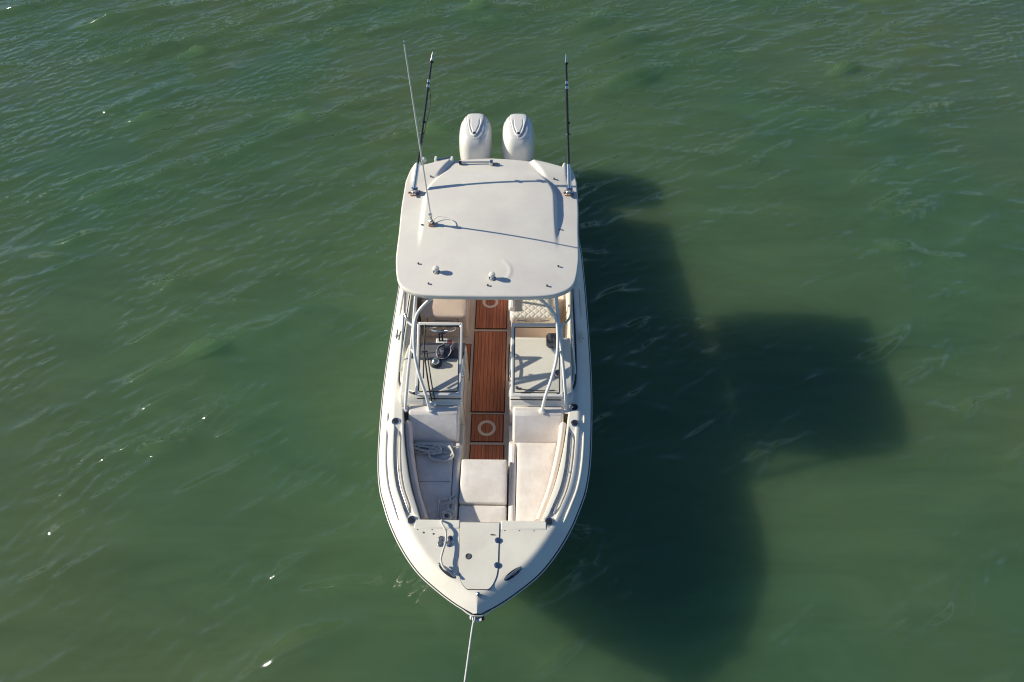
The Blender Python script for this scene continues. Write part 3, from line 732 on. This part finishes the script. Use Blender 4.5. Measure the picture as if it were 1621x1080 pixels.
# ------------------------------------------------------------------ hardtop
FT_U = np.array([0, .5, .72, .88, 1.0, 1.1, 1.17, 1.21]) / 1.21
sfr = pchip(FT_U, [3.66, 3.672, 3.69, 3.72, 3.77, 3.84, 3.95, 4.12])
srr = pchip([0, .35, .6, .80, .855, .875, .92, .96, 1.0], [6.47, 6.435, 6.37, 6.29, 6.27, 6.375, 6.385, 6.30, 6.02])
Wv = pchip([0, .15, .4, .75, 1], [1.21, 1.243, 1.258, 1.285, 1.285])
def top_z(u, s):
    a = abs(u)
    z = 2.50 + .055 * (1 - (a / 1.27) ** 2) - .03 * float(ss(4.3, 3.6, s)) * 1.0
    bnd = .93 - .30 * float(ss(5.55, 6.35, s)) ** 1.4               # outer edge of the raised centre panel
    fade = float(ss(4.45, 5.35, s))
    z += .062 * fade * (1 - float(ss(bnd, bnd + .065, a))) * (1 - .75 * float(ss(5.95, 6.25, s)))
    # raised aft wings
    line = .80 - .52 * (s - 5.95)
    z += .065 * float(ss(line + .02, line + .10, a)) * float(ss(5.85, 6.2, s)) * (1 - float(ss(1.12, 1.24, a)))
    # small moulded dimple ridge
    z += .006 * math.exp(-((math.hypot(u - .12, s - 4.09) - .2) / .022) ** 2) * float(ss(.06, .14, u - .12))
    return z
def build_hardtop():
    t = np.linspace(-1, 1, 141); t = np.sign(t) * (1 - (1 - np.abs(t)) ** 1.25)
    vv = np.linspace(0, 1, 96); v, f = [], []
    pos = np.zeros((len(vv), len(t), 2))
    for i, q in enumerate(vv):
        for j, tj in enumerate(t):
            u = tj * Wv(q); s = sfr(abs(tj)) + (srr(abs(tj)) - sfr(abs(tj))) * q; pos[i, j] = (u, s)
            v.append((u, s, top_z(u, s)))
    nr, nc = len(vv), len(t); grid_faces(nr, nc, f)
    loop = [(0, j) for j in range(nc)] + [(i, nc - 1) for i in range(1, nr)] + [(nr - 1, j) for j in range(nc - 2, -1, -1)] + [(i, 0) for i in range(nr - 2, 0, -1)]
    P = np.array([pos[i, j] for i, j in loop]); Z = np.array([top_z(*p) for p in P]); n = len(P)
    T = np.roll(P, -1, 0) - np.roll(P, 1, 0); T /= np.linalg.norm(T, axis=1)[:, None] + 1e-9; No = np.stack([T[:, 1], -T[:, 0]], 1)
    prev = [i * nc + j for i, j in loop]
    for off, dz in ((.012, -.004), (.02, -.016), (.02, -.05), (.012, -.075), (-.01, -.085), (-.12, -.088)):
        cur = []
        for k in range(n):
            q = P[k] + No[k] * off; zz = Z[k] + dz
            cur.append(len(v)); v.append((q[0], q[1], zz))
        for k in range(n): f.append((prev[k], prev[(k + 1) % n], cur[(k + 1) % n], cur[k]))
        prev = cur
    f.append(tuple(prev[::-1]))
    return mesh('hardtop', v, f, 'top', boat, angle=38)
ht = build_hardtop()
ht['label'] = 'white moulded hardtop roof'
# antenna
an = empty('antenna', (0, 0, 0), 0, boat); az = top_z(-.807, 4.963)
an['label'] = 'tall pale whip antenna leaning over the roof'
box('antenna_base', (-.855, 4.915, az - .01), (-.77, 5.0, az + .035), 'copper', an, .01)
lathe('antenna_ratchet', [(.03, 0), (.03, .05), (.018, .06), (.018, .12), (.026, .13), (.026, .17), (.012, .19)], 'chrome', an, (-.81, 4.96, az + .03), 16, axis=(-.02, -.02, 1))
pa, pb = np.array([-.812, 4.958, az + .2]), np.array([-.857, 4.896, 5.28])
ln = [pa + (pb - pa) * k / 10 for k in range(11)]
v, f = tube_geo(ln, np.linspace(.0125, .008, 11), 10); mesh('whip', v, f, 'pipe', an)
lathe('whip_tip', [(.007, 0), (.012, .01), (.012, .03), (.004, .045)], 'chrome', an, tuple(pb), 10)
tube('antenna_cable', [(-.80, 4.99, az + .02), (-.72, 5.06, az + .06), (-.55, 5.02, az + .05), (-.44, 4.90, top_z(-.44, 4.9) + .002)], .005, 'pipe', an, n=6, sides=6)
# outriggers
def outrigger(base, tip, label):
    o = empty('outrigger', (0, 0, 0), 0, boat); o['label'] = label
    bz = top_z(base[0], base[1]); b = np.array([base[0], base[1], bz]); t = np.array(tip); d = t - b; L = np.linalg.norm(d); d /= L
    box('mount_plate', (b[0] - .07, b[1] - .06, bz - .01), (b[0] + .07, b[1] + .06, bz + .018), 'copper', o, .008)
    lathe('swivel', [(.055, 0), (.06, .03), (.045, .045), (.05, .06), (.05, .085), (.03, .10)], 'chrome', o, (b[0], b[1], bz + .015), 20)
    lathe('mount_knob', [(.016, 0), (.016, .05), (.01, .06)], 'copper', o, (b[0] - .05, b[1] - .04, bz + .05), 12, axis=(-.6, -.6, .4))
    def pt(k): return b + np.array([0, 0, .08]) + (t - b - np.array([0, 0, .08])) * k
    def seg(name, k0, k1, r0, r1, m):
        ps = [pt(k0 + (k1 - k0) * i / 4) for i in range(5)]
        v, f = tube_geo(ps, np.linspace(r0, r1, 5), 12); return mesh(name, v, f, m, o)
    seg('pole_sleeve', 0, .20, .032, .026, 'chrome')
    seg('pole', .19, .76, .018, .016, 'carbon')
    seg('ferrule', .755, .775, .027, .027, 'chrome'); seg('ferrule', .79, .81, .025, .025, 'chrome')
    seg('pole_section', .77, .95, .016, .014, 'carbon')
    seg('pole_tip', .94, 1.0, .019, .006, 'chrome')
    seg('guide_clip', .50, .515, .034, .034, 'black'); seg('guide_clip', .42, .43, .036, .03, 'black'); seg('guide_clip', .925, .94, .03, .03, 'black')
    return o, pt
ol, pl_ = outrigger((-1.125, 5.70), (-.792, 6.684, 4.2), 'black outrigger pole beside the antenna')
orr, pr_ = outrigger((1.175, 5.73), (1.057, 6.658, 4.2), 'black outrigger pole standing apart from the antenna')
e = np.array([.035, 0, -.03])
tube('halyard', [tuple(pl_(.80)), tuple(pl_(.66) + e * 1.6), tuple(pl_(.5) + e), tuple(pl_(.36) + e * .5)], .004, 'seam', ol, n=5, sides=5)
tube('halyard', [tuple(pr_(.92)), tuple(pr_(.66) - e * .8), tuple(pr_(.42) - e * .8)], .004, 'seam', orr, n=5, sides=5)
# roof fittings
def roof_scoop(u, s):
    z = top_z(u, s); v, f = [], []
    o = empty('roof_light', (0, 0, 0), 0, boat)
    lathe('light_base', [(.045, -.004), (.045, .008), (.03, .014)], 'chrome', o, (u, s, z), 20)
    lathe('light_stem', [(.012, 0), (.03, .03), (.045, .06), (.036, .085), (.008, .095)], 'top', o, (u, s, z + .01), 18)
roof_scoop(-.675, 4.07); roof_scoop(.08, 3.955)
for (u, s) in ((-.933, 4.221), (-.764, 3.862), (.024, 3.826), (.969, 4.198), (.809, 3.848), (-.917, 6.029), (.954, 6.008), (-.951, 4.961), (1.008, 4.934)):
    lathe('snap_stud', [(.010, -.003), (.010, .01), (.014, .014), (.014, .02), (.005, .024)], 'seam', boat, (u, s, top_z(u, s)), 12)
# rails on the aft roof edge
rr_ = empty('roof_rail', (0, 0, 0), 0, boat)
zz = top_z(-.3, 6.33)
tube('rail_tube', [(-.47, 6.34, zz + .03), (-.02, 6.35, zz + .03)], .012, 'chrome', rr_, n=4)
lathe('rail_end', [(.028, -.02), (.028, .02)], 'black', rr_, (-.485, 6.34, zz + .025), 14, axis=(1, 0, 0))
box('rail_bracket', (-.03, 6.29, zz - .005), (.02, 6.38, zz + .06), 'chrome', rr_, .012)
lathe('rail_knob', [(.012, 0), (.018, .06), (.012, .08)], 'grey', rr_, (.02, 6.32, zz + .03), 12, axis=(1, -.1, 0))
rr2 = empty('light_bar', (0, 0, 0), 0, boat)
tube('bar_tube', [(-.87, 6.42, 2.56), (-.62, 6.47, 2.58)], .026, 'chrome', rr2, n=2)
for q in (-.87, -.62): box('bar_bracket', (q - .02, 6.38, 2.44), (q + .02, 6.48, 2.61), 'pipe', rr2, .01)
lathe('bar_lamp', [(.03, -.03), (.04, 0), (.03, .04)], 'pipe', rr2, (-1.06, 6.42, 2.57), 16, axis=(0, 1, 0))

# ------------------------------------------------------------------ outboard motors
def cowl_mesh():
    a0, b0 = .322, .54; nrg, na = 64, 144; v, f = [], []
    def spine(y): return .100 * math.sqrt(min(1, max(0, (y + .40) / .16))) + .065 * float(ss(-.30, .25, y)) + .001
    def plan(r, th):
        c, s = math.cos(th), math.sin(th); n = 3.3
        k = (abs(c) ** n + abs(s) ** n) ** (-1 / n); u, y = r * k * c, r * k * s
        tap = 1 - .20 * max(0, y) ** 2.5 - .12 * max(0, -y) ** 2
        return u * tap * a0, y * b0
    def top(r, u, y):
        h = .98 + .36 * (1 - r ** 4.2) ** (1 / 2.3) - .02 * (y / b0)
        # raised spine: U open aft, nose forward
        w = spine(y)
        d = abs(u) - w
        h += .018 * (1 - float(ss(-.010, .010, d))) * float(ss(-.42, -.40, y))
        w2 = .070 * float(ss(-.36, -.02, y)) ** .6
        h -= .016 * math.exp(-((abs(u) - w2 - .022) / .011) ** 2) * float(ss(-.34, -.30, y)) * (1 - float(ss(.0, .2, y)))
        w3 = .235 + .03 * (y / b0)
        h -= .018 * math.exp(-((abs(u) - w3) / .014) ** 2) * float(ss(.0, .25, y))
        # stepped collar round the nose of the spine
        q = math.hypot(u / .22, (y + .20) / .24)
        h += .010 * (1 - float(ss(.95, 1.05, q))) * float(ss(.05, -.1, y))
        return h
    for i in range(nrg):
        r = (i / (nrg - 1)); r = 1 - (1 - r) ** 1.5
        for k in range(na):
            u, y = plan(max(r, 1e-3), 2 * math.pi * k / na); v.append((u, y, top(min(r, 1), u, y)))
    for z, sc_, dy in ((.88, 1.012, 0), (.75, 1.0, 0), (.62, .96, -.01), (.50, .88, -.02), (.42, .76, -.03)):
        for k in range(na):
            u, y = plan(1, 2 * math.pi * k / na); v.append((u * sc_, y * sc_ + dy, z))
    for i in range(nrg + 4):
        for k in range(na): f.append((i * na + k, i * na + (k + 1) % na, (i + 1) * na + (k + 1) % na, (i + 1) * na + k))
    f.append(tuple(range(na))); f.append(tuple((nrg + 4) * na + k for k in range(na)))
    def at(u, y):
        tap = 1 - (.20 * max(0, y / b0) ** 2.5 + .12 * max(0, -y / b0) ** 2); n = 3.3
        return (u, y, top(min(1, (abs(u / (tap * a0)) ** n + abs(y / b0) ** n) ** (1 / n)), u, y) + .001)
    at.spine = spine
    return v, f, at
cv, cf, cat_ = cowl_mesh()
def motor(u, s, label):
    m = empty('outboard_motor', (u, s, 0), 0, boat); m['label'] = label
    mesh('cowling', cv, cf, 'motor', m, angle=50)
    lathe('emblem', [(.024, -.006), (.024, .006), (.012, .010)], 'black', m, cat_(0, -.335), 18, axis=(0, -.3, 1))
    yy = -.395 + .835 * np.linspace(0, 1, 40) ** 1.5
    for q in (-1, 1):
        v, f = tube_geo([cat_(q * (cat_.spine(y) + .010), y) for y in yy], .0055, 6); mesh('cowl_seam', v, f, 'seam3', m)
        v, f = tube_geo([cat_(q * (.235 + .03 * y / .54), y) for y in np.linspace(.12, .42, 16)], .005, 6); mesh('cowl_seam', v, f, 'seam3', m)
    prism('midsection', [(-.26, .46), (.22, .46), (.20, -.25), (-.12, -.25)], -.11, .11, 'motor', m, .05)
    prism('lower_unit', [(-.15, -.22), (.28, -.22), (.30, -.45), (.10, -.75), (-.05, -.75), (-.25, -.42)], -.06, .06, 'motor', m, .03)
    box('mount_bracket', (-.16, -.72, .12), (.16, -.22, .74), 'grey', m, .03)
    box('splash_tray', (-.26, -.42, .36), (.26, .34, .46), 'black', m, .03)
    return m
motor(-.445, 9.2, 'white outboard motor nearer the antenna side'); motor(.40, 9.2, 'white outboard motor farther from the antenna')
box('motor_bracket', (-.9, 8.1, .02), (.9, 8.50, .80), 'gel', boat, .05)  # hidden bracket, raised and widened so hull and motor shadows join

# ------------------------------------------------------------------ ropes and loose gear (things of their own)
BM = Matrix.Translation((-0.395, 2.312, 0)) @ Matrix.Rotation(-R(.737), 4, 'Z')
def world(pts): return [tuple(BM @ Vector(p)) for p in pts]
def thing(name, pts, r, m, label, cat, n=5, sides=8):
    p = world(pts); c = np.array(p).mean(0); c[2] = min(q[2] for q in p)
    o = tube(name, [tuple(np.array(q) - c) for q in p], r, m, None, n=n, sides=sides); o.location = tuple(c)
    return tag(o, label, cat)
# long hank on the helm-side lounge
pts = []; rr = np.random.default_rng(5)
for k in range(9):
    cu_ = -.80 + .05 * math.sin(k * 1.3); ra = .19 + .02 * rr.normal(); rb = .035 + .012 * (k % 4); ph = rr.uniform(-.2, .2)
    for t in np.linspace(0, 2 * math.pi, 12, endpoint=False):
        x, y = ra * math.cos(t), rb * math.sin(t) + .015 * math.sin(2 * t + k)
        pts.append((cu_ + x + .012 * rr.normal(), 2.27 + y - .16 * x + ph * .1 * x, .905 + .006 * k + .006 * math.sin(3 * t)))
for k in range(5):
    cu_, cs_ = -.60, 2.195; ra, rb = .115 + .014 * k, .06 + .012 * k
    for t in np.linspace(0, 2 * math.pi, 12, endpoint=False):
        pts.append((cu_ + ra * math.cos(t + .4 * k) + .01 * rr.normal(), cs_ + rb * math.sin(t + .4 * k) + .02 * math.cos(t), .905 + .012 * k + .004 * math.sin(4 * t)))
pts += [(-.50, 2.26, .93), (-.43, 2.305, .92), (-.36, 2.32, .91)]
thing('rope_hank', pts, .0105, 'rope', 'long looped hank of white rope on the shaded bow lounge by its backrest', 'rope', n=3)
# smaller pile by the foredeck, led over the step to the cleat
pts = []
for k in range(7):
    ra = .095 - .008 * k
    for t in np.linspace(0, 2 * math.pi, 11, endpoint=False):
        pts.append((-.455 + ra * math.cos(t) + .02 * math.sin(k * 2.1), 1.30 + ra * .95 * math.sin(t) + .02 * math.cos(k * 1.7), .905 + .008 * k + .01 * rr.random()))
for k, (x, y) in enumerate([(-.46, 1.46), (-.52, 1.50), (-.42, 1.52), (-.38, 1.58), (-.44, 1.60), (-.40, 1.50), (-.36, 1.62), (-.50, 1.56), (-.56, 1.57), (-.58, 1.46), (-.57, 1.34), (-.55, 1.22)]):
    pts.append((x, y - .03, .91 + .008 * (k % 3)))
pts += [(-.50, 1.12, 1.05), (-.475, 1.065, 1.335), (-.46, 1.0, 1.375), (-.415, .93, 1.38), (-.40, .86, 1.375), (-.40, .76, 1.395), (-.42, .66, 1.41), (-.435, .55, 1.42), (-.40, .46, 1.43), (-.36, .43, 1.425), (-.33, .43, 1.40), (-.37, .46, 1.39)]
thing('dock_line', pts, .013, 'rope', 'small pile of white rope at the front seat corner, led to the raised bow cleat', 'rope', n=4)
# anchor rope
pts = [(-.02, .03, 1.185), (-.03, -.06, 1.185), (-.05, -.12, 1.14), (-.12, -.64, .92), (-.25, -1.6, .50), (-.40, -2.7, -.02), (-.5, -3.4, -.4)]
thing('anchor_rope', pts, .012, 'rope', 'taut white anchor rope running from the bow roller into the water', 'rope', n=6)
# dark cloth bundle with grey strap on the helm dash
def bundle():
    o = empty('strap_bundle', tuple(BM @ Vector((-.62, 3.62, 1.335)))); tag(o, 'small dark bundle with a grey strap lying on the helm dash', 'bag')
    v, f = [], []; n = 20; r_ = np.random.default_rng(3)
    rings = [(.085, -.02), (.10, .015), (.085, .05), (.05, .07), (.01, .075)]
    for (ra, z) in rings:
        for k in range(n):
            a = 2 * math.pi * k / n; q = ra * (1 + .18 * math.sin(3 * a + 9 * z) + .06 * r_.normal()); v.append((q * math.cos(a) * 1.0, q * math.sin(a) * 1.25, z + .008 * r_.normal()))
    for i in range(len(rings) - 1):
        for k in range(n): f.append((i * n + k, i * n + (k + 1) % n, (i + 1) * n + (k + 1) % n, (i + 1) * n + k))
    f.append(tuple((len(rings) - 1) * n + k for k in range(n)))
    mesh('cloth_body', v, f, 'navy', o)
    pp = [(-.09, -.11, .02), (-.12, -.03, .04), (-.09, .05, .06), (-.03, .08, .08), (.03, .17, .06), (.085, .20, .03), (.11, .12, .03), (.08, .05, .05), (.09, -.03, .05), (.04, -.11, .03), (-.03, -.13, .02)]
    tube('strap', pp, .014, 'grey2', o, n=5, sides=8, closed=True, rx=.4)
M['grey2'] = mat('grey_webbing', (.42, .41, .44), .7, var=.1)
bundle()
